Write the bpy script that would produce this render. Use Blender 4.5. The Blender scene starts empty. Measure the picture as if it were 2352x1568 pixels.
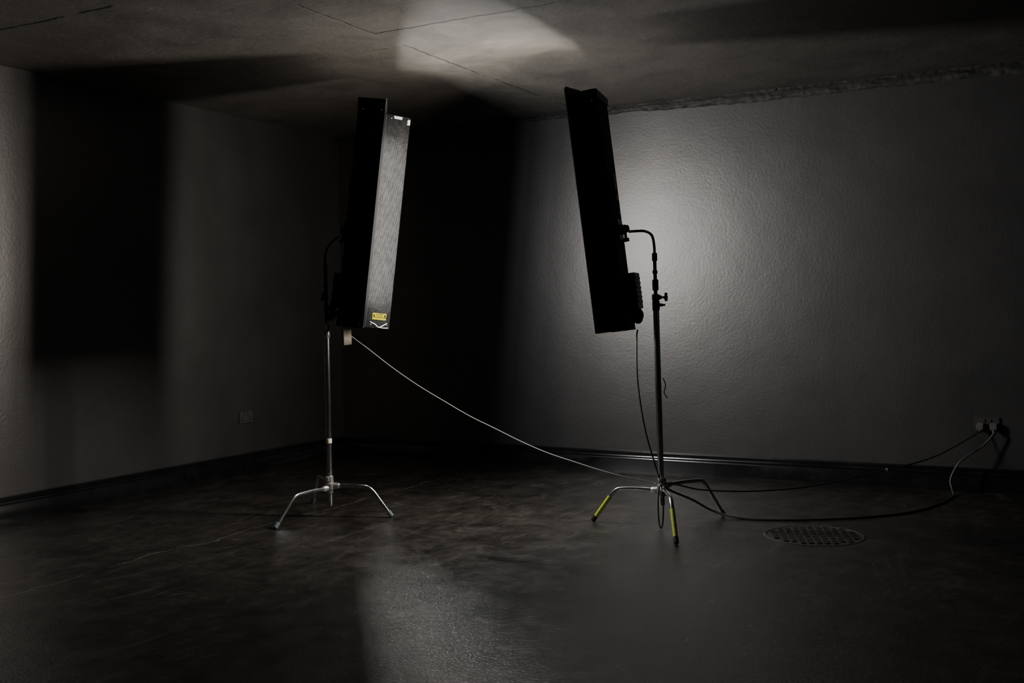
import bpy, bmesh, math, random
from mathutils import Vector, Matrix, noise
random.seed(4)
COL=bpy.context.scene.collection
Zv=Vector((0,0,1))

# ------------------------------------------------------------------ camera
f=2456.; C=Vector((5.664,-7.396,1.2)); yaw=math.radians(28.4); th=math.radians(1.63); rho=0.016
F=Vector((-math.sin(yaw),math.cos(yaw),0)); R=Vector((math.cos(yaw),math.sin(yaw),0))
Fc=F*math.cos(th)-Zv*math.sin(th); U=R.cross(Fc)
cx=R*math.cos(rho)-U*math.sin(rho); cu=U*math.cos(rho)+R*math.sin(rho)
cam=bpy.data.cameras.new("camera"); co=bpy.data.objects.new("camera",cam); COL.objects.link(co)
co.matrix_world=Matrix(((cx.x,cu.x,-Fc.x,C.x),(cx.y,cu.y,-Fc.y,C.y),(cx.z,cu.z,-Fc.z,C.z),(0,0,0,1)))
cam.sensor_width=36; cam.lens=36*f/2352; cam.clip_start=0.05
bpy.context.scene.camera=co

# ------------------------------------------------------------------ materials
def mat(name,col,rough=.5,metal=0.,emit=None,es=0.,bump=None,spec=.5,var=None):
    m=bpy.data.materials.new(name); m.use_nodes=True; nt=m.node_tree; b=nt.nodes["Principled BSDF"]
    b.inputs["Base Color"].default_value=(*col,1); b.inputs["Roughness"].default_value=rough
    b.inputs["Metallic"].default_value=metal; b.inputs["Specular IOR Level"].default_value=spec
    if emit: b.inputs["Emission Color"].default_value=(*emit,1); b.inputs["Emission Strength"].default_value=es
    tc=nt.nodes.new("ShaderNodeTexCoord")
    if var:
        n=nt.nodes.new("ShaderNodeTexNoise"); n.inputs["Scale"].default_value=var[0]; n.inputs["Detail"].default_value=8; n.inputs["Roughness"].default_value=.65
        nt.links.new(tc.outputs["Object"],n.inputs["Vector"])
        r=nt.nodes.new("ShaderNodeValToRGB"); r.color_ramp.elements[0].position=.35; r.color_ramp.elements[1].position=.68
        r.color_ramp.elements[0].color=(*[c*(1-var[1]) for c in col],1); r.color_ramp.elements[1].color=(*[min(1,c*(1+var[1])) for c in col],1)
        nt.links.new(n.outputs["Fac"],r.inputs["Fac"]); nt.links.new(r.outputs["Color"],b.inputs["Base Color"])
    if bump:
        n=nt.nodes.new("ShaderNodeTexNoise"); n.inputs["Scale"].default_value=bump[0]; n.inputs["Detail"].default_value=5
        nt.links.new(tc.outputs["Object"],n.inputs["Vector"])
        bn=nt.nodes.new("ShaderNodeBump"); bn.inputs["Strength"].default_value=bump[1]; bn.inputs["Distance"].default_value=bump[2]
        nt.links.new(n.outputs["Fac"],bn.inputs["Height"]); nt.links.new(bn.outputs["Normal"],b.inputs["Normal"])
    return m
M_black=mat("matte_black_panel",(.005,.005,.0055),.7,bump=(60,.2,.001),spec=.12)
M_silver=mat("ribbed_inner_panel",(.0060,.0058,.0055),.42,.08,bump=(80,.8,.002),var=(30,.7),spec=.15)
M_refl=mat("white_reflector",(.7,.7,.7),.3,.2)
M_tube=mat("glowing_tube",(.9,.9,.9),.3,emit=(1,.95,.86),es=5)
M_chrome=mat("worn_chrome",(.55,.56,.58),.22,1,var=(30,.2))
M_castm=mat("cast_metal",(.48,.47,.44),.42,.9,var=(40,.3),bump=(120,.3,.001))
M_dark=mat("black_hardware",(.012,.012,.012),.4,bump=(80,.2,.001),spec=.35)
M_rod=mat("dark_steel",(.14,.14,.15),.3,1)
M_rodd=mat("black_shaded_steel",(.014,.014,.014),.45,0,spec=.35)  # black for the left riser; on the left arm, shade put into the colour
M_rub=mat("black_rubber_cable",(.02,.02,.02),.35)
M_rub2=mat("dark_grey_cable",(.06,.058,.055),.4)
M_grey=mat("grey_cable",(.22,.22,.21),.45)
M_yel=mat("yellow_tape",(.36,.42,.022),.55,var=(60,.25))
M_yel2=mat("yellow_sticker",(.40,.34,.003),.55,spec=.2)
M_oliv=mat("faded_olive_print",(.05,.06,.02),.6)
M_ink=mat("black_ink",(.003,.003,.003),.7,spec=.1)
M_cream=mat("cream_paper",(.75,.66,.52),.7,var=(50,.12))
M_white=mat("white_tape",(.6,.58,.55),.6)
M_gaff=mat("gaffer_tape",(.010,.010,.010),.45,bump=(70,.6,.003),spec=.4)
M_plate=mat("painted_socket_plate",(.058,.056,.055),.38)
M_plug=mat("grey_plug",(.13,.12,.11),.4)
M_base=mat("gloss_black_trim",(.009,.009,.010),.17,var=(9,.4),bump=(25,.12,.002),spec=.7)
M_corn=mat("rough_plaster",(.036,.034,.033),.62,var=(7,.35),bump=(25,.7,.009),spec=.3)
M_iron=mat("cast_iron",(.065,.061,.056),.40,.2,var=(30,.4),bump=(90,.6,.002))
M_foot=mat("rubber_foot",(.10,.13,.14),.5)

def N(nt,t,**k):
    n=nt.nodes.new(t)
    for a,b in k.items():
        if a in n.inputs: n.inputs[a].default_value=b
        else: setattr(n,a,b)
    return n
def ramp(nt,src,p0,c0,p1,c1):
    r=nt.nodes.new("ShaderNodeValToRGB"); e=r.color_ramp.elements
    e[0].position=p0; e[1].position=p1; e[0].color=(*c0,1) if len(c0)==3 else c0; e[1].color=(*c1,1) if len(c1)==3 else c1
    nt.links.new(src,r.inputs["Fac"]); return r
def wall_mat():
    m=bpy.data.materials.new("dark_painted_wall"); m.use_nodes=True; nt=m.node_tree; b=nt.nodes["Principled BSDF"]
    g=N(nt,"ShaderNodeNewGeometry")
    n1=N(nt,"ShaderNodeTexNoise",Scale=1.9,Detail=10.,Roughness=.68); nt.links.new(g.outputs["Position"],n1.inputs["Vector"])
    r=ramp(nt,n1.outputs["Fac"],.3,(.0230,.0220,.0221),.72,(.0415,.0398,.0395)); nt.links.new(r.outputs["Color"],b.inputs["Base Color"])
    n2=N(nt,"ShaderNodeTexNoise",Scale=55.,Detail=4.); nt.links.new(g.outputs["Position"],n2.inputs["Vector"])
    bp=N(nt,"ShaderNodeBump",Strength=.25,Distance=.004); nt.links.new(n2.outputs["Fac"],bp.inputs["Height"])
    n3=N(nt,"ShaderNodeTexNoise",Scale=2.4,Detail=4.,Roughness=.5); nt.links.new(g.outputs["Position"],n3.inputs["Vector"])
    bp2=N(nt,"ShaderNodeBump",Strength=.22,Distance=.017); nt.links.new(n3.outputs["Fac"],bp2.inputs["Height"]); nt.links.new(bp.outputs["Normal"],bp2.inputs["Normal"])
    nt.links.new(bp2.outputs["Normal"],b.inputs["Normal"]); b.inputs["Roughness"].default_value=.42
    b.inputs["Specular IOR Level"].default_value=.95
    b.inputs["Specular Tint"].default_value=(1,.96,.93,1)
    return m
def math_(nt,op,a,b=None,c=None):
    n=nt.nodes.new("ShaderNodeMath"); n.operation=op
    for i,v in enumerate((a,b,c)):
        if v is None: continue
        if isinstance(v,(int,float)): n.inputs[i].default_value=v
        else: nt.links.new(v,n.inputs[i])
    return n.outputs[0]
def line_mask(nt,coord,pos,w,wob):
    d=math_(nt,"ABSOLUTE",math_(nt,"SUBTRACT",math_(nt,"ADD",coord,wob),pos))
    mr=nt.nodes.new("ShaderNodeMapRange"); nt.links.new(d,mr.inputs["Value"])
    mr.inputs["From Min"].default_value=w*.4; mr.inputs["From Max"].default_value=w; mr.inputs["To Min"].default_value=1; mr.inputs["To Max"].default_value=0
    return mr.outputs["Result"]
def ceil_mat():
    m=bpy.data.materials.new("rough_board_ceiling"); m.use_nodes=True; nt=m.node_tree; b=nt.nodes["Principled BSDF"]
    g=N(nt,"ShaderNodeNewGeometry"); P=g.outputs["Position"]
    sp=N(nt,"ShaderNodeSeparateXYZ"); nt.links.new(P,sp.inputs[0]); X,Y=sp.outputs[0],sp.outputs[1]
    n1=N(nt,"ShaderNodeTexNoise",Scale=2.2,Detail=12.,Roughness=.75,Distortion=.5); nt.links.new(P,n1.inputs["Vector"])
    r=ramp(nt,n1.outputs["Fac"],.3,(.042,.037,.032),.72,(.112,.101,.086))
    nw=N(nt,"ShaderNodeTexNoise",Scale=9.,Detail=7.,Roughness=.65); nt.links.new(P,nw.inputs["Vector"])
    wob=math_(nt,"MULTIPLY",math_(nt,"SUBTRACT",nw.outputs["Fac"],.5),.06)
    nb=N(nt,"ShaderNodeTexNoise",Scale=5.,Detail=6.); nt.links.new(P,nb.inputs["Vector"])
    brk=math_(nt,"GREATER_THAN",nb.outputs["Fac"],.47)
    def seg(mk,cond): return math_(nt,"MULTIPLY",mk,cond)
    right=math_(nt,"GREATER_THAN",X,2.28); left=math_(nt,"LESS_THAN",X,2.28)
    L=[math_(nt,"MULTIPLY",line_mask(nt,X,2.28,.008,wob),brk),
       seg(line_mask(nt,Y,-2.65,.011,wob),right),
       math_(nt,"MULTIPLY",seg(line_mask(nt,Y,-3.73,.016,wob),left),brk),
       math_(nt,"MULTIPLY",seg(line_mask(nt,Y,-2.35,.007,wob),left),math_(nt,"GREATER_THAN",nb.outputs["Fac"],.55))]
    s=L[0]
    for q in L[1:]: s=math_(nt,"MAXIMUM",s,q)
    s=math_(nt,"MULTIPLY",s,.85)
    mx=nt.nodes.new("ShaderNodeMix"); mx.data_type="RGBA"; nt.links.new(s,mx.inputs[0]); nt.links.new(r.outputs["Color"],mx.inputs[6]); mx.inputs[7].default_value=(.012,.011,.01,1)
    nt.links.new(mx.outputs[2],b.inputs["Base Color"])
    n2=N(nt,"ShaderNodeTexNoise",Scale=24.,Detail=8.,Roughness=.72); nt.links.new(P,n2.inputs["Vector"])
    n3=N(nt,"ShaderNodeTexNoise",Scale=2.,Detail=4.); nt.links.new(P,n3.inputs["Vector"])
    h=math_(nt,"ADD",math_(nt,"MULTIPLY",n2.outputs["Fac"],.4),math_(nt,"SUBTRACT",n3.outputs["Fac"],s))
    bp=N(nt,"ShaderNodeBump",Strength=.6,Distance=.025); nt.links.new(h,bp.inputs["Height"]); nt.links.new(bp.outputs["Normal"],b.inputs["Normal"])
    b.inputs["Roughness"].default_value=.6
    return m
def floor_mat():
    m=bpy.data.materials.new("worn_black_floor"); m.use_nodes=True; nt=m.node_tree; b=nt.nodes["Principled BSDF"]
    g=N(nt,"ShaderNodeNewGeometry"); P=g.outputs["Position"]
    sp=N(nt,"ShaderNodeSeparateXYZ"); nt.links.new(P,sp.inputs[0]); X=sp.outputs[0]
    n1=N(nt,"ShaderNodeTexNoise",Scale=4.2,Detail=14.,Roughness=.78,Distortion=.4); nt.links.new(P,n1.inputs["Vector"])
    r=ramp(nt,n1.outputs["Fac"],.36,(.010,.009,.008),.70,(.040,.035,.029))
    def streak(sx,sy,rot,lo,hi,c):
        mp=N(nt,"ShaderNodeMapping"); mp.inputs["Scale"].default_value=(sx,sy,1); mp.inputs["Rotation"].default_value=(0,0,rot); nt.links.new(P,mp.inputs["Vector"])
        sc=N(nt,"ShaderNodeTexNoise",Scale=1.,Detail=13.,Roughness=.82,Distortion=1.6); nt.links.new(mp.outputs["Vector"],sc.inputs["Vector"])
        return ramp(nt,sc.outputs["Fac"],lo,(0,0,0),hi,c).outputs["Color"],sc.outputs["Fac"]
    cur=r.outputs["Color"]; s1,f1=streak(6,1.8,.9,.52,.78,(.085,.075,.062)); s2,f2=streak(3.,8.,.3,.55,.8,(.07,.063,.054))
    for s_ in (s1,s2):
        ad=nt.nodes.new("ShaderNodeMix"); ad.data_type="RGBA"; ad.blend_type="ADD"; ad.inputs[0].default_value=1
        nt.links.new(cur,ad.inputs[6]); nt.links.new(s_,ad.inputs[7]); cur=ad.outputs[2]
    nw=N(nt,"ShaderNodeTexNoise",Scale=3.,Detail=8.); nt.links.new(P,nw.inputs["Vector"])
    wob=math_(nt,"MULTIPLY",math_(nt,"SUBTRACT",nw.outputs["Fac"],.5),.22)
    ck=math_(nt,"MULTIPLY",line_mask(nt,X,1.52,.006,wob),math_(nt,"GREATER_THAN",n1.outputs["Fac"],.46))
    mx=nt.nodes.new("ShaderNodeMix"); mx.data_type="RGBA"; nt.links.new(ck,mx.inputs[0]); nt.links.new(cur,mx.inputs[6]); mx.inputs[7].default_value=(.14,.13,.115,1)
    nt.links.new(mx.outputs[2],b.inputs["Base Color"])
    n2=N(nt,"ShaderNodeTexNoise",Scale=90.,Detail=3.,Roughness=.6); nt.links.new(P,n2.inputs["Vector"])
    n3=N(nt,"ShaderNodeTexNoise",Scale=14.,Detail=11.,Roughness=.75); nt.links.new(P,n3.inputs["Vector"])
    h=math_(nt,"ADD",math_(nt,"MULTIPLY",n2.outputs["Fac"],.42),math_(nt,"MULTIPLY",n3.outputs["Fac"],.32))
    h=math_(nt,"ADD",h,math_(nt,"MULTIPLY",f1,.14))
    bp=N(nt,"ShaderNodeBump",Strength=.62,Distance=.011); nt.links.new(h,bp.inputs["Height"]); nt.links.new(bp.outputs["Normal"],b.inputs["Normal"])
    rr=ramp(nt,n1.outputs["Fac"],.38,(.15,.15,.15),.66,(.29,.29,.29)); nt.links.new(rr.outputs["Color"],b.inputs["Roughness"])
    b.inputs["IOR"].default_value=1.9
    b.inputs["Specular IOR Level"].default_value=.65
    return m
M_wall=wall_mat(); M_ceil=ceil_mat(); M_floor=floor_mat()

# ------------------------------------------------------------------ mesh helpers
def finish(bm,name,m,origin=None,smooth=True,parent=None,**props):
    me=bpy.data.meshes.new(name)
    if origin is None:
        vs=[v.co for v in bm.verts]; origin=sum(vs,Vector())/len(vs)
    origin=Vector(origin)
    bmesh.ops.translate(bm,verts=bm.verts,vec=-origin)
    bmesh.ops.recalc_face_normals(bm,faces=bm.faces)
    bm.to_mesh(me); bm.free()
    for p in me.polygons: p.use_smooth=smooth
    for x in (m if isinstance(m,list) else [m]): me.materials.append(x)
    if smooth: me.set_sharp_from_angle(angle=math.radians(40))
    o=bpy.data.objects.new(name,me); COL.objects.link(o)
    o.matrix_world=Matrix.Translation(origin)
    if parent is not None: attach(o,parent)
    for k,v in props.items(): o[k]=v
    return o
WM={}
def attach(o,parent):
    pm=WM.get(parent.name,Matrix.Translation(parent.location))
    w=o.matrix_basis.copy(); WM[o.name]=w
    o.parent=parent; o.matrix_parent_inverse=Matrix.Identity(4); o.matrix_basis=pm.inverted()@w
def empty(name,loc,label,cat,**p):
    o=bpy.data.objects.new(name,None); COL.objects.link(o); o.location=loc; o.empty_display_size=.1
    WM[o.name]=Matrix.Translation(Vector(loc)); o["label"]=label; o["category"]=cat
    for k,v in p.items(): o[k]=v
    return o
def box(bm,c,s,mtx=None,bev=0.,mi=0):
    r=bmesh.ops.create_cube(bm,size=1); vs=r["verts"]
    for v in vs: v.co=Vector((v.co.x*s[0]+c[0],v.co.y*s[1]+c[1],v.co.z*s[2]+c[2]))
    fs=list({fa for v in vs for fa in v.link_faces})
    if bev>0:
        es=list({e for v in vs for e in v.link_edges})
        rr=bmesh.ops.bevel(bm,geom=es,offset=bev,segments=2,affect="EDGES"); fs=rr["faces"]+[x for x in fs if x.is_valid]
        vs=list({v for fa in fs for v in fa.verts})
    for fa in fs: fa.material_index=mi
    if mtx is not None:
        for v in vs: v.co=mtx@v.co
    return vs
def smoothpts(P,sub=8):
    P=[Vector(p) for p in P]; out=[]
    Q=[P[0]*2-P[1]]+P+[P[-1]*2-P[-2]]
    for i in range(1,len(Q)-2):
        a,b,c,d=Q[i-1:i+3]
        for k in range(sub):
            t=k/sub; out.append(.5*((2*b)+(c-a)*t+(2*a-5*b+4*c-d)*t*t+(3*b-a-3*c+d)*t**3))
    out.append(P[-1]); return out
def sweep(bm,P,rad,seg=12,mi=0):
    P=[Vector(p) for p in P]; n=len(P); rads=rad if isinstance(rad,(list,tuple)) else [rad]*n
    T=[(P[min(i+1,n-1)]-P[max(i-1,0)]).normalized() for i in range(n)]
    t0=T[0]; nrm=t0.orthogonal().normalized(); rings=[]
    for i in range(n):
        nrm=(nrm-T[i]*nrm.dot(T[i])).normalized(); bi=T[i].cross(nrm)
        rings.append([bm.verts.new(P[i]+(nrm*math.cos(2*math.pi*k/seg)+bi*math.sin(2*math.pi*k/seg))*rads[i]) for k in range(seg)])
    for i in range(n-1):
        for k in range(seg):
            fa=bm.faces.new((rings[i][k],rings[i][(k+1)%seg],rings[i+1][(k+1)%seg],rings[i+1][k])); fa.material_index=mi
    for rg in (rings[0],rings[-1]):
        fa=bm.faces.new(rg); fa.material_index=mi
def lathe(bm,a,b,prof,seg=20,mi=0):
    a=Vector(a); d=(Vector(b)-a).normalized()
    n=d.orthogonal().normalized(); bi=d.cross(n); rings=[]
    for t,r in prof:
        rings.append([bm.verts.new(a+d*t+(n*math.cos(2*math.pi*k/seg)+bi*math.sin(2*math.pi*k/seg))*max(r,.0003)) for k in range(seg)])
    for i in range(len(rings)-1):
        for k in range(seg):
            fa=bm.faces.new((rings[i][k],rings[i][(k+1)%seg],rings[i+1][(k+1)%seg],rings[i+1][k])); fa.material_index=mi
    for rg in (rings[0],rings[-1]):
        fa=bm.faces.new(rg); fa.material_index=mi

# ------------------------------------------------------------------ room
RX,RY,H=8.2,-9.0,2.7
def slab(name,c,s,m):
    bm=bmesh.new(); box(bm,c,s); return finish(bm,name,m,origin=c,smooth=False,kind="structure")
slab("floor",(RX/2,RY/2,-.06),(RX+.3,-RY+.3,.12),M_floor)
slab("ceiling",(RX/2,RY/2,H+.06),(RX+.3,-RY+.3,.12),M_ceil)
slab("wall_left",(-.075,RY/2,H/2),(.15,-RY+.3,H),M_wall)
slab("wall_back",(RX/2,.075,H/2),(RX,.15,H),M_wall)
slab("wall_right",(RX+.075,RY/2,H/2),(.15,-RY+.3,H),M_wall)
slab("wall_front",(RX/2,RY-.075,H/2),(RX,.15,H),M_wall)
PROF=[(0,0),(.024,0),(.024,.088),(.019,.094),(.019,.102),(.025,.107),(.023,.117),(.013,.125),(.013,.133),(.018,.138),(.013,.147),(0,.150)]
def skirting(name,axis,length,sgn=1):
    bm=bmesh.new(); n=40; rows=[]
    for i in range(n+1):
        s=length*i/n; row=[]
        for d,h in PROF:
            d2=d+(noise.noise(Vector((s*2,h*9,axis)))*.0015 if 0<d else 0)
            row.append(bm.verts.new((s,-d2,h) if axis==0 else (d2,-s,h)))
        rows.append(row)
    for i in range(n):
        for k in range(len(PROF)-1): bm.faces.new((rows[i][k],rows[i+1][k],rows[i+1][k+1],rows[i][k+1]))
        bm.faces.new((rows[i][-1],rows[i+1][-1],rows[i+1][0],rows[i][0]))
    bm.faces.new(rows[0]); bm.faces.new(rows[-1])
    return finish(bm,name,M_base,smooth=True,kind="structure")
skirting("baseboard_back",0,RX); skirting("baseboard_left",1,-RY)
bm=bmesh.new(); n=900; k=8; rows=[]
for i in range(n+1):
    x=RX*i/n; row=[]
    g=min(1,max(.15,(x-1.6)/2.0)); hh=.030+.045*g+.014*noise.noise(Vector((x*3.5,1,0)))+.010*noise.noise(Vector((x*15,4,0)))
    for j in range(k+1):
        t=j/k
        d=.003+.008*math.sin(math.pi*min(1,.15+t))**.6*(.6+.5*g)+.006*noise.noise(Vector((x*7,t*2,3)))*g+.005*noise.noise(Vector((x*28,t*5,7)))
        if j==0: d=0
        row.append(bm.verts.new((x,-max(d,0),H-hh*(1-t))))
    rows.append(row)
for i in range(n):
    for j in range(k): bm.faces.new((rows[i][j],rows[i+1][j],rows[i+1][j+1],rows[i][j+1]))
o=finish(bm,"trim_1",M_corn,kind="structure")

# ------------------------------------------------------------------ stands
def leg(parent,hub,foot,tape):
    hub=Vector(hub); foot=Vector(foot); d=Vector((foot.x-hub.x,foot.y-hub.y,0)); Ln=d.length; d.normalize()
    px=Ln*.68
    P=[hub+d*.02, hub+d*px*.5+Zv*.002, hub+d*(px-.05)-Zv*.002, hub+d*(px-.012)-Zv*.010, hub+d*(px+.018)-Zv*.034]
    tip=Vector((foot.x,foot.y,.016)); q=P[-1]; 
    pts=smoothpts(P,6)+[q.lerp(tip,t) for t in (.15,.4,.7,1)]
    bm=bmesh.new(); sweep(bm,pts,.0115,14)
    l=finish(bm,"leg",M_chrome,parent=parent,origin=hub)
    dr=(tip-q).normalized()
    bm=bmesh.new(); lathe(bm,tip-dr*.02,tip+dr*.02,[(0,.0135),(.022,.0140),(.034,.0135),(.036,.009)],14)
    zmin=min(v.co.z for v in bm.verts); bmesh.ops.translate(bm,verts=bm.verts,vec=(0,0,-zmin))
    finish(bm,"leg_tip",M_foot if not tape else M_dark,parent=l)
    if tape:
        bm=bmesh.new(); s=q.lerp(tip,.12); e=q.lerp(tip,.88)
        sweep(bm,[s.lerp(e,i/6) for i in range(7)],[.0127,.0124,.0128,.0125,.0128,.0124,.0127],14)
        finish(bm,"tape_wrap",M_yel,parent=l,label="bright yellow tape wrapped around the leg")
def hub_mesh(parent,c,z,dirs,m):
    bm=bmesh.new(); c=Vector(c)
    lathe(bm,(c.x,c.y,z-.045),(c.x,c.y,z+.06),[(0,.019),(.004,.023),(.022,.023),(.026,.031),(.06,.031),(.064,.024),(.1,.022),(.104,.018)],24)
    for d,zz in dirs:
        lathe(bm,Vector((c.x,c.y,zz)),Vector((c.x,c.y,zz))+d,[(0,.02),(.045,.0185),(.056,.0165),(.062,.0125)],16)
    s=Vector((R.x,R.y,0))
    b=Vector((c.x,c.y,z+.045))
    lathe(bm,b,b+(-s*.3-F)*1,[(0,.009),(.036,.009),(.037,.016),(.05,.016),(.053,.01)],14)
    finish(bm,"base_hub",m,parent=parent)
def stand(base,feet,tapes,top_off,label,zs,arm,gripz,left):
    bx,by=base
    E=empty("light_stand",(bx,by,0),label,"light stand")
    topz=zs["top"]
    def P(z): 
        t=z/1.5; return Vector((bx+top_off[0]*t,by+top_off[1]*t,z))
    hz=zs["hub"]; dirs=[]
    for i,(ft,tp) in enumerate(zip(feet,tapes)):
        zz=hz+(-.012,.0,.014)[i]; h=Vector((bx,by,zz)); d=Vector((ft[0]-bx,ft[1]-by,0)).normalized(); dirs.append((d,zz))
        leg(E,h,(ft[0],ft[1],0),tp)
    hub_mesh(E,(bx,by,0),hz,dirs,M_castm)
    bm=bmesh.new(); lathe(bm,P(zs["bottom"]),P(zs["c1"]),[(0,.0145),(.004,.0165),((P(zs["c1"])-P(zs["bottom"])).length,.0165)],20)
    finish(bm,"column",M_chrome,parent=E,label="chrome lower column tube")
    a=P(zs["c1"]-.01); b=P(zs["c1"]+.1); bm=bmesh.new()
    lathe(bm,a,b,[(0,.0175),(.004,.0205),(.05,.0205),(.055,.017),(.085,.0125),(.088,.010)],20)
    if not left:
        k=a+Vector((0,0,.03))
        lathe(bm,k,k+R,[(0,.01),(.035,.009),(.038,.006),(.05,.006)],12)
    finish(bm,"clamp_collar",M_castm if left else M_dark,parent=E)
    bm=bmesh.new(); lathe(bm,P(zs["c1"]+.02),P(topz),[(0,.0105),((P(topz)-P(zs["c1"]+.02)).length,.0095)],16)
    finish(bm,"riser",M_rodd if left else M_rod,parent=E,label="thin dark steel upper riser")
    for z,h,r in gripz:
        bm=bmesh.new()
        lathe(bm,P(z),P(z+h),[(0,r*.8),(.004,r),(h-.004,r),(h,r*.8)],18)
        finish(bm,"riser_collar",M_dark,parent=E)
    kz=zs["knob"]; k=P(kz); bm=bmesh.new(); dv=R if not left else -F
    lathe(bm,k,k+dv,[(0,.012),(.03,.012),(.032,.006),(.05,.006)],14)
    q=k+dv*.055; sd=dv.cross(Zv)
    for an in range(3):
        w=Zv*math.cos(an*2.094+.3)+sd*math.sin(an*2.094+.3)
        lathe(bm,q,q+w,[(0,.009),(.015,.008),(.022,.009),(.026,.004)],10)
    lathe(bm,q-dv*.008,q+dv*.01,[(0,.008),(.002,.011),(.014,.011),(.018,.007)],12)
    finish(bm,"locking_knob",M_dark,parent=E)
    bm=bmesh.new(); sweep(bm,smoothpts(arm,8),.0075 if not left else .006,12)
    finish(bm,"support_arm",M_rodd if left else M_rod,parent=E,label="curved steel rod carrying the fixture")  # left arm gets a darker colour in place of shadow
    return E
L_base=(1.705,-2.370); R_base=(3.594,-1.860)
SL=stand(L_base,[(1.654,-2.790),(2.049,-2.245),(1.319,-2.050)],[0,0,0],(-.0,-.0),
  "chrome light stand with thin dark riser and three bent legs",dict(hub=.185,bottom=.067,c1=1.07,top=1.50,knob=1.30),
  [(1.705,-2.370,1.48),(1.705,-2.370,1.535),(1.716,-2.360,1.585),(1.740,-2.338,1.630),(1.768,-2.315,1.655)],
  [(1.22,.03,.014),(1.36,.02,.013),(1.46,.03,.012)],True)
SR=stand(R_base,[(3.194,-1.883),(3.811,-2.248),(3.803,-1.435)],[1,1,0],(-.023,-.012),
  "chrome light stand with yellow tape on its bent legs",dict(hub=.215,bottom=.12,c1=1.20,top=1.50,knob=1.262),
  [(3.571,-1.872,1.48),(3.570,-1.872,1.54),(3.556,-1.868,1.60),(3.515,-1.860,1.626),(3.46,-1.847,1.631),(3.41,-1.837,1.631)],
  [(1.245,.035,.021),(1.30,.06,.017),(1.39,.02,.014),(1.46,.045,.0145)],False)
bm=bmesh.new(); lathe(bm,(1.705,-2.37,.437),(1.705,-2.37,.5),[(0,.0166),(.001,.0176),(.027,.0176),(.028,.0166)],18)
finish(bm,"tape_band",M_cream,parent=SL,label="cream tape band on the column")
bm=bmesh.new(); p0=Vector((3.592,-1.866,.76))
sweep(bm,smoothpts([p0+R*.017+Zv*.06,p0+R*.03+Zv*.02,p0+R*.022-Zv*.02,p0+R*.04-Zv*.05],6),.003,8)
finish(bm,"hanging_strap",M_dark,parent=SR)

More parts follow.
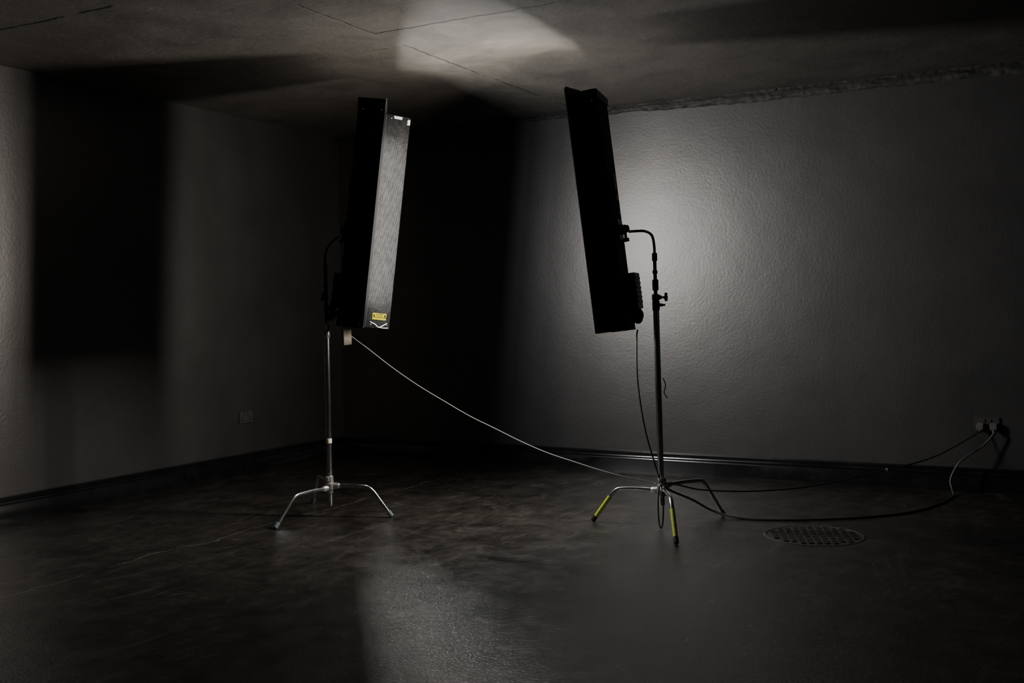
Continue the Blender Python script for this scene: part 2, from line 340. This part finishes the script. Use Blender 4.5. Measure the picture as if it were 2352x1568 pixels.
# ------------------------------------------------------------------ fixtures
def fixture(base,Nang,tilt,cz,LEN,angp,angm,dwp,dwm,hw,taper,D,tx,ty,label,left,LE):
    Nn=Vector((math.cos(Nang),math.sin(Nang),0)); t=math.radians(tilt)
    L=Zv*math.cos(t)+Nn*math.sin(t); X=Nn*math.cos(t)-Zv*math.sin(t); Y=L.cross(X)
    O=Vector((base[0],base[1],cz))
    T=Matrix(((X.x,Y.x,L.x,O.x),(X.y,Y.y,L.y,O.y),(X.z,Y.z,L.z,O.z),(0,0,0,1)))
    E=empty("studio_light",O-L*LEN/2,label,"studio light")
    hl=LEN/2; hb=hw-taper
    def fin(bm,name,m,par=E,**k):
        bm.transform(T); return finish(bm,name,m,parent=par,**k)
    dep=tx-.04 if tx>.06 else .012
    fi=hb+taper*dep/D-.006
    bm=bmesh.new()
    outer=[(0,-hb+.012),(.012,-hb),(D,-hw),(D,-hw+.005),(dep,-fi),(dep,fi),(D,hw-.005),(D,hw),(.012,hb),(0,hb-.012)]
    lo_=[bm.verts.new((x,y,-hl)) for x,y in outer]; hi_=[bm.verts.new((x,y,hl)) for x,y in outer]
    for i in range(10): bm.faces.new((lo_[i],lo_[(i+1)%10],hi_[(i+1)%10],hi_[i]))
    bm.faces.new(lo_); bm.faces.new(hi_)
    for s in (-1,1):
        e=[(dep-.002,-fi),(D,-hw+.004),(D,hw-.004),(dep-.002,fi)]
        A=[bm.verts.new((x,y,s*(hl-.001))) for x,y in e]; B=[bm.verts.new((x,y,s*(hl-.007))) for x,y in e]
        for i in range(4): bm.faces.new((A[i],A[(i+1)%4],B[(i+1)%4],B[i]))
        bm.faces.new(A); bm.faces.new(B)
    fin(bm,"housing",M_black,smooth=False)
    bm=bmesh.new(); prof=[]
    n=24
    for i in range(n+1):
        y=-fi+.004+(2*fi-.008)*i/n; prof.append((dep+.002+.006*(1-abs(math.cos(math.pi*i*4/n))),y))
    rows=[[bm.verts.new((x,y,z)) for x,y in prof] for z in (-hl+.01,hl-.01)]
    for i in range(n): bm.faces.new((rows[0][i],rows[0][i+1],rows[1][i+1],rows[1][i]))
    fin(bm,"reflector",M_refl)
    TL_=LEN-.26
    for i in range(4):
        y=ty[i]
        bm=bmesh.new(); lathe(bm,(tx,y,-TL_/2),(tx,y,hl),[(0,.013),(.002,.014),(TL_-.002,.014),(TL_,.013)],16)
        tb=fin(bm,"fluorescent_tube",M_tube)
        for s in (-1,1):
            bm=bmesh.new(); box(bm,(tx-.006,y,s*(TL_/2+.004)),(.036,.034,.030),bev=.004)
            fin(bm,"tube_holder",M_dark,par=tb)
        la=bpy.data.lights.new("tube_lamp","AREA"); la.shape="RECTANGLE"; la.size=.056; la.size_y=TL_-.04
        la.energy=LE; la.color=[(.80,.88,1),(1,.96,.9),(1,.97,.92),(1,.95,.88)][i] if left else [(1,.90,.78),(1,.96,.9),(1,.96,.9),(.82,.89,1)][3-i]
        lo=bpy.data.objects.new("tube_lamp",la); COL.objects.link(lo)
        zx=-X; yx=L; xx=yx.cross(zx)
        p=T@Vector((tx+.016,y,0))
        lo.matrix_world=Matrix(((xx.x,yx.x,zx.x,p.x),(xx.y,yx.y,zx.y,p.y),(xx.z,yx.z,zx.z,p.z),(0,0,0,1)))
        attach(lo,E)
    doors=[]
    for sgn,ang,w in ((1,angp,dwp),(-1,angm,dwm)):
        if w<=0: continue
        a=math.radians(ang)
        dirv=Vector((math.cos(a),sgn*math.sin(a),0)); inn=Vector((math.sin(a),-sgn*math.cos(a),0))
        hinge=Vector((D+.003,sgn*hw,0)); bm=bmesh.new(); prof=[]
        ribs=22
        for i in range(ribs*4+1):
            s=.006+(w-.006)*i/(ribs*4); prof.append(hinge+dirv*s+inn*(.0022+.0011*(1 if (i%4) in (1,2) else 0)))
        for i in range(9):
            s=w-(w-.006)*i/8; prof.append(hinge+dirv*s-inn*.0022)
        dl=hl-.003
        lo_=[bm.verts.new(p-Vector((0,0,dl))) for p in prof]; hi_=[bm.verts.new(p+Vector((0,0,dl))) for p in prof]
        nP=len(prof)
        for i in range(nP):
            fa=bm.faces.new((lo_[i],lo_[(i+1)%nP],hi_[(i+1)%nP],hi_[i])); fa.material_index=1 if i<ribs*4 else 0
        bm.faces.new(lo_); bm.faces.new(hi_)
        dr=fin(bm,"barn_door",[M_black,M_silver],smooth=False)
        for z in (-dl+.02,dl-.02):
            for s in (.03,w-.018):
                bm=bmesh.new()
                p=hinge+dirv*s+Vector((0,0,z)); lathe(bm,p-inn*.0055,p+inn,[(0,.002),(.0012,.004),(.010,.004),(.0112,.002)],10)
                fin(bm,"rivet",M_chrome,par=dr)
        bm=bmesh.new(); rows=[]
        for i in range(61):
            z=-dl+2*dl*i/60; j=.003*noise.noise(Vector((z*20,sgn,left)))
            end=hinge-inn*.0032+dirv*(.02+j)
            rows.append([bm.verts.new(q+Vector((0,0,z))) for q in (hinge+Vector((-.028-j,-sgn*(.030*taper/D)+sgn*.002,0)),hinge+Vector((0,sgn*.003,0)),end)])
        for i in range(60):
            for q in range(2): bm.faces.new((rows[i][q],rows[i][q+1],rows[i+1][q+1],rows[i+1][q]))
        fin(bm,"tape_hinge",M_gaff,par=dr)
        doors.append((dr,hinge,dirv,inn,dl))
    bm=bmesh.new(); rows=[]
    for i in range(41):
        u=-1+2*i/40
        row=[]
        for j,(x,z) in enumerate([(-.004,hl-.045),(-.004,hl-.01),(-.003,hl+.003),(.03,hl+.005),(.07*D/.1,hl+.004),(D+.004,hl+.003),(D+.005,hl-.004)]):
            y=u*(hb+taper*max(0,min(1,x/D))+.004)
            k=.004*noise.noise(Vector((u*5,j*1.7,left*5)))
            row.append(bm.verts.new((x-abs(k)*(x<0),y,z+abs(k)*1.5 if j>1 else z+k*2)))
        rows.append(row)
    for i in range(40):
        for j in range(6): bm.faces.new((rows[i][j],rows[i][j+1],rows[i+1][j+1],rows[i+1][j]))
    if not left:
        d_,h_,dv_,in_,dl_=doors[0]
        m_=16; top=[]; low=[]
        for i in range(m_+1):
            s=dwp*i/m_*1.01; k=.005*noise.noise(Vector((i*.8,3,1)))
            p=h_+dv_*s-in_*.005
            top.append(bm.verts.new(p+Vector((0,0,hl+.006+k)))); low.append(bm.verts.new(p+Vector((0,0,hl-.04+2*k))))
        cv=bm.verts.new((D+.02,hw-.13,hl+.006))
        for i in range(m_):
            bm.faces.new((top[i],top[i+1],low[i+1],low[i])); bm.faces.new((cv,top[i+1],top[i]))
    fin(bm,"gaffer_tape",M_gaff)
    sd=-1 if left else 1
    for x in (.03,D-.02):
        for zz in (-hl+.022,hl-.06):
            y=sd*(hb+taper*x/D)
            bm=bmesh.new(); lathe(bm,(x,y-sd*.002,zz),(x,y+sd,zz),[(0,.004),(.0035,.004),(.0045,.002)],10)
            fin(bm,"rivet",M_chrome)
    bm=bmesh.new(); box(bm,(-.006,0,-.10),(.014,.14,.12),bev=.003)
    ln=.045 if not left else .02
    lathe(bm,(-.010,0,-.10),(-.2,0,-.10),[(0,.03),(.015,.03),(.019,.02),(ln,.02),(ln+.005,.012)],18)
    box(bm,(-.035 if not left else -.022,0,-.10),(.03,.045,.045),bev=.006)
    lathe(bm,(-.035 if not left else -.022,0,-.12),(-.035 if not left else -.022,0,-.3),[(0,.008),(.03,.008),(.032,.018),(.05,.018),(.052,.01)],12)
    fin(bm,"mounting_bracket",M_dark)
    for z,h in ((.17,.09),(.08,.035),(-.005,.02)):
        bm=bmesh.new(); box(bm,(-.007,0,z),(.016,.05,h),bev=.002); fin(bm,"latch_plate",M_dark)
    bd=.07 if not left else .045
    bm=bmesh.new(); box(bm,(-bd/2,.02 if left else 0,-.45),(bd,.16,.20),bev=.002)
    for q in range(6): box(bm,(-bd-.002,.02 if left else 0,-.38-.026*q),(.006,.13,.010))
    bl=fin(bm,"ballast_box",M_dark)
    bm=bmesh.new(); sweep(bm,smoothpts([(-.03,.04,-.54),(-.060,.035,-.555),(-.072,.03,-.585),(-.055,.025,-.62),(-.03,.02,-.61),(-.02,.02,-.57)],6),.013,12)
    lathe(bm,(-.035,-.03,-.52),(-.035,-.03,-.8),[(0,.02),(.04,.02),(.06,.016),(.09,.013),(.105,.008)],14)
    fin(bm,"cable_connector",M_dark,par=bl)
    return E,T,doors
FL,TL,DL=fixture((1.822,-2.288),math.radians(34.5),6.9,1.783,1.31,18,0,.150,0,.208,.047,.155,.112,(-.09,-.015,.055,.125),"black fluorescent bank light with one lit ribbed flap",True,17.)
FR,TR,DR=fixture((3.340,-1.850),math.radians(192),6.6,1.742,1.325,74,-40,.180,.155,.15,.0,.083,.050,(-.10,-.033,.033,.10),"black fluorescent bank light tilted on its stand",False,25.)

dr,hinge,dirv,inn,dl=DL[0]
def on_door(s,z,off=.004): return hinge+dirv*(s*.80)+inn*off+Vector((0,0,z))
def quad_patch(pts,name,m,T,par,**k):
    bm=bmesh.new(); vs=[bm.verts.new(T@Vector(p)) for p in pts]; fa=bm.faces.new(vs)
    r=bmesh.ops.solidify(bm,geom=[fa],thickness=.0006); return finish(bm,name,m,parent=par,smooth=False,**k)
st=quad_patch([on_door(.045,-dl+.052),on_door(.155,-dl+.052),on_door(.155,-dl+.092),on_door(.045,-dl+.092)],"warning_sticker",M_yel2,TL,dr,label="yellow warning sticker with black marks")
bm=bmesh.new()
for a,b,z0,z1 in ((.072,.128,.085,.0880),(.072,.128,.0750,.0776),(.045,.155,.0650,.0675)):
    vs=[bm.verts.new(TL@on_door(s,-dl+z,.0052)) for s,z in ((a,z0),(b,z0),(b,z1),(a,z1))]; bm.faces.new(vs)
for s0 in (.049,.135):
    vs=[bm.verts.new(TL@on_door(s,-dl+z,.0054)) for s,z in ((s0,.071),(s0+.016,.071),(s0+.008,.089))]; bm.faces.new(vs)
finish(bm,"sticker_marks",M_ink,parent=st,smooth=False)
quad_patch([on_door(.06,dl-.02),on_door(.12,dl-.02),on_door(.125,dl-.003),on_door(.055,dl-.003)],"tape_piece",M_white,TL,dr)
quad_patch([on_door(.165,dl-.045),on_door(.187,dl-.045),on_door(.187,dl-.012),on_door(.170,dl-.012)],"tape_piece",M_cream,TL,dr)
bm=bmesh.new()
sweep(bm,[TL@p for p in smoothpts([on_door(.03,-dl+.035,.007),on_door(.07,-dl+.022,.01),on_door(.10,-dl+.006,.012),on_door(.14,-dl+.022,.01),on_door(.165,-dl+.034,.007)],6)],.0028,8)
sweep(bm,[TL@p for p in smoothpts([on_door(.10,-dl+.008,.011),on_door(.13,-dl+.004,.010),on_door(.175,-dl+.006,.008)],6)],.0024,8)
finish(bm,"string_loop",M_white,parent=dr)
bm=bmesh.new(); c=Vector((1.915,-2.445,1.064)); n=6; rows=[]
for i in range(n+1):
    z=-.043+.086*i/n; b=.004*math.sin(i*.9)
    rows.append([bm.verts.new(c+R*(-.022+b*.3)+Zv*(z-.002)-F*b),bm.verts.new(c+R*(.022+b*.2)+Zv*(z+.003)-F*b*.6)])
for i in range(n): bm.faces.new((rows[i][0],rows[i][1],rows[i+1][1],rows[i+1][0]))
finish(bm,"paper_tag",M_cream,parent=FL,label="cream paper tag hanging from the housing")
bm=bmesh.new(); sweep(bm,[c+Zv*.04,c+Zv*.05-R*.02+F*.02,c+Zv*.062-R*.03+F*.05],.0016,6); finish(bm,"tag_tie",M_white,parent=FL)
d2,h2,v2,i2,l2=DR[0]
def on_d2(s,z): return h2+v2*s-i2*.0028+Vector((0,0,z))
quad_patch([on_d2(.02,-l2+.040),on_d2(.09,-l2+.040),on_d2(.09,-l2+.052),on_d2(.02,-l2+.052)],"faded_label",M_oliv,TR,d2,label="small faded olive label strip")

# ------------------------------------------------------------------ cables
def cable(P,r,m,label,sub=10):
    bm=bmesh.new(); sweep(bm,smoothpts(P,sub),r,10)
    return finish(bm,"power_cable",m,origin=P[0],label=label,category="cable")
a=Vector((1.865,-2.420,1.106)); b=Vector((3.555,-1.885,.245)); P=[]
for i in range(13):
    s=i/12; p=a.lerp(b,s); p.z-=4*s*(1-s)*.14; P.append(p+Vector((0,0,.008*noise.noise(Vector((s*7,0,0))))))
P=[Vector((1.83,-2.36,1.112))]+P+[Vector((3.562,-1.90,.235))]
cable(P,.0030,M_grey,"thin pale grey cable sagging between the two stands")
cable([(3.452,-1.835,1.085),(3.452,-1.85,1.03),(3.475,-1.90,.80),(3.525,-1.93,.55),(3.575,-1.92,.36),(3.605,-1.90,.24),(3.600,-1.898,.20)],.0045,M_rub,"black cable dropping from the fixture to the stand base")
c3=cable([(3.635,-1.835,.245),(3.67,-1.79,.225),(3.770,-1.656,.183),(3.983,-1.37,.147),(4.245,-1.0,.14),(4.573,-.597,.195),(4.811,-.297,.25),(5.03,-.065,.375),(5.056,-.052,.40)],.0045,M_rub,"black mains cable stretched to the wall socket")
c4=cable([(3.62,-1.905,.235),(3.645,-1.85,.20),(3.676,-1.60,.114),(3.765,-1.50,.04),(3.919,-1.482,.007),(4.153,-1.434,.007),(4.472,-1.24,.007),(4.733,-.957,.007),(4.86,-.625,.007),(4.915,-.30,.008),(4.900,-.18,.03),(4.888,-.142,.095),(4.945,-.123,.205),(5.067,-.075,.30),(5.128,-.058,.375),(5.13,-.05,.40)],.0065,M_rub2,"dark mains cable lying on the floor and rising to a socket")
bm=bmesh.new(); c=Vector((3.612,-1.932,.13)); P=[]
for i in range(25):
    t=2*math.pi*i/24; P.append(c+R*.014*math.sin(t)+Zv*(.12*math.cos(t)-.003)+F*.006*math.sin(2*t))
sweep(bm,P,.0042,8); finish(bm,"cable_loop",M_rub,label="small loop of spare cable hanging at the stand base",category="cable")
bm=bmesh.new(); k=Vector((4.573,-.597,.195)); 
sweep(bm,[k+Vector((.007*math.cos(t*.9),.012*math.sin(t*.63),.007*math.sin(t*.9))) for t in range(22)],.003,6)
finish(bm,"cable_tie",M_grey,parent=c3)

# ------------------------------------------------------------------ sockets
def socket(c,nrm,side,label):
    E=empty("wall_socket",c,label,"wall socket"); c=Vector(c); nrm=Vector(nrm); side=Vector(side)
    T=Matrix(((side.x,nrm.x,0,c.x),(side.y,nrm.y,0,c.y),(0,0,1,c.z),(0,0,0,1)))
    bm=bmesh.new(); box(bm,(0,.006,0),(.148,.012,.088),bev=.004); bm.transform(T); finish(bm,"face_plate",M_plate,parent=E,smooth=False)
    for s in (-1,1):
        bm=bmesh.new(); box(bm,(s*.018,.0135,.024),(.014,.007,.022),bev=.0015); bm.transform(T); finish(bm,"rocker_switch",M_plate,parent=E,smooth=False)
        for dx,dz,w,h in ((0,.004,.006,.011),(-.011,-.016,.011,.006),(.011,-.016,.011,.006)):
            bm=bmesh.new(); box(bm,(s*.042+dx,.0124,dz-.004),(w,.0014,h))
            bm.transform(T); finish(bm,"pin_slot",M_ink,parent=E,smooth=False)
    return T
socket((.0,-1.215,.425),(1,0,0),(0,-1,0),"black-painted double mains socket on the plain wall")
T2=socket((5.09,0,.433),(0,-1,0),(1,0,0),"black-painted double mains socket with two plugs in it")
for cb,x,m in ((c3,5.052,M_plug),(c4,5.130,M_plug)):
    bm=bmesh.new(); box(bm,(x-5.09,.032,-.012),(.048,.036,.048),bev=.008)
    lathe(bm,(x-5.09,.038,-.03),(x-5.09,.045,-.1),[(0,.009),(.02,.008),(.024,.005)],12); bm.transform(T2)
    finish(bm,"mains_plug",m,parent=cb)
# ------------------------------------------------------------------ drain cover
dc=empty("drain_cover",(4.392,-1.747,0),"round cast iron drain cover set in the floor","drain cover")
bm=bmesh.new(); lathe(bm,(4.392,-1.747,-.01),(4.392,-1.747,1),[(0,.262),(.011,.262),(.013,.258),(.013,.246),(.010,.243),(.0,.243)],64)
finish(bm,"rim",M_iron,parent=dc)
bm=bmesh.new(); lathe(bm,(4.392,-1.747,-.012),(4.392,-1.747,1),[(0,.242),(.0125,.242)],64)
g=.040
for i in range(-6,7):
    for j in range(-6,7):
        x,y=i*g,j*g
        if math.hypot(x,y)<.228:
            rt=Matrix.Translation((4.392,-1.747,.0005))@Matrix.Rotation(.35,4,'Z')
            vs=box(bm,(x,y,.002),(.027,.027,.010),mtx=rt,bev=.003)
finish(bm,"cover_plate",M_iron,parent=dc,smooth=False)

# ------------------------------------------------------------------ world
w=bpy.data.worlds.new("world"); bpy.context.scene.world=w; w.use_nodes=True
w.node_tree.nodes["Background"].inputs[0].default_value=(.5,.5,.55,1); w.node_tree.nodes["Background"].inputs[1].default_value=.002
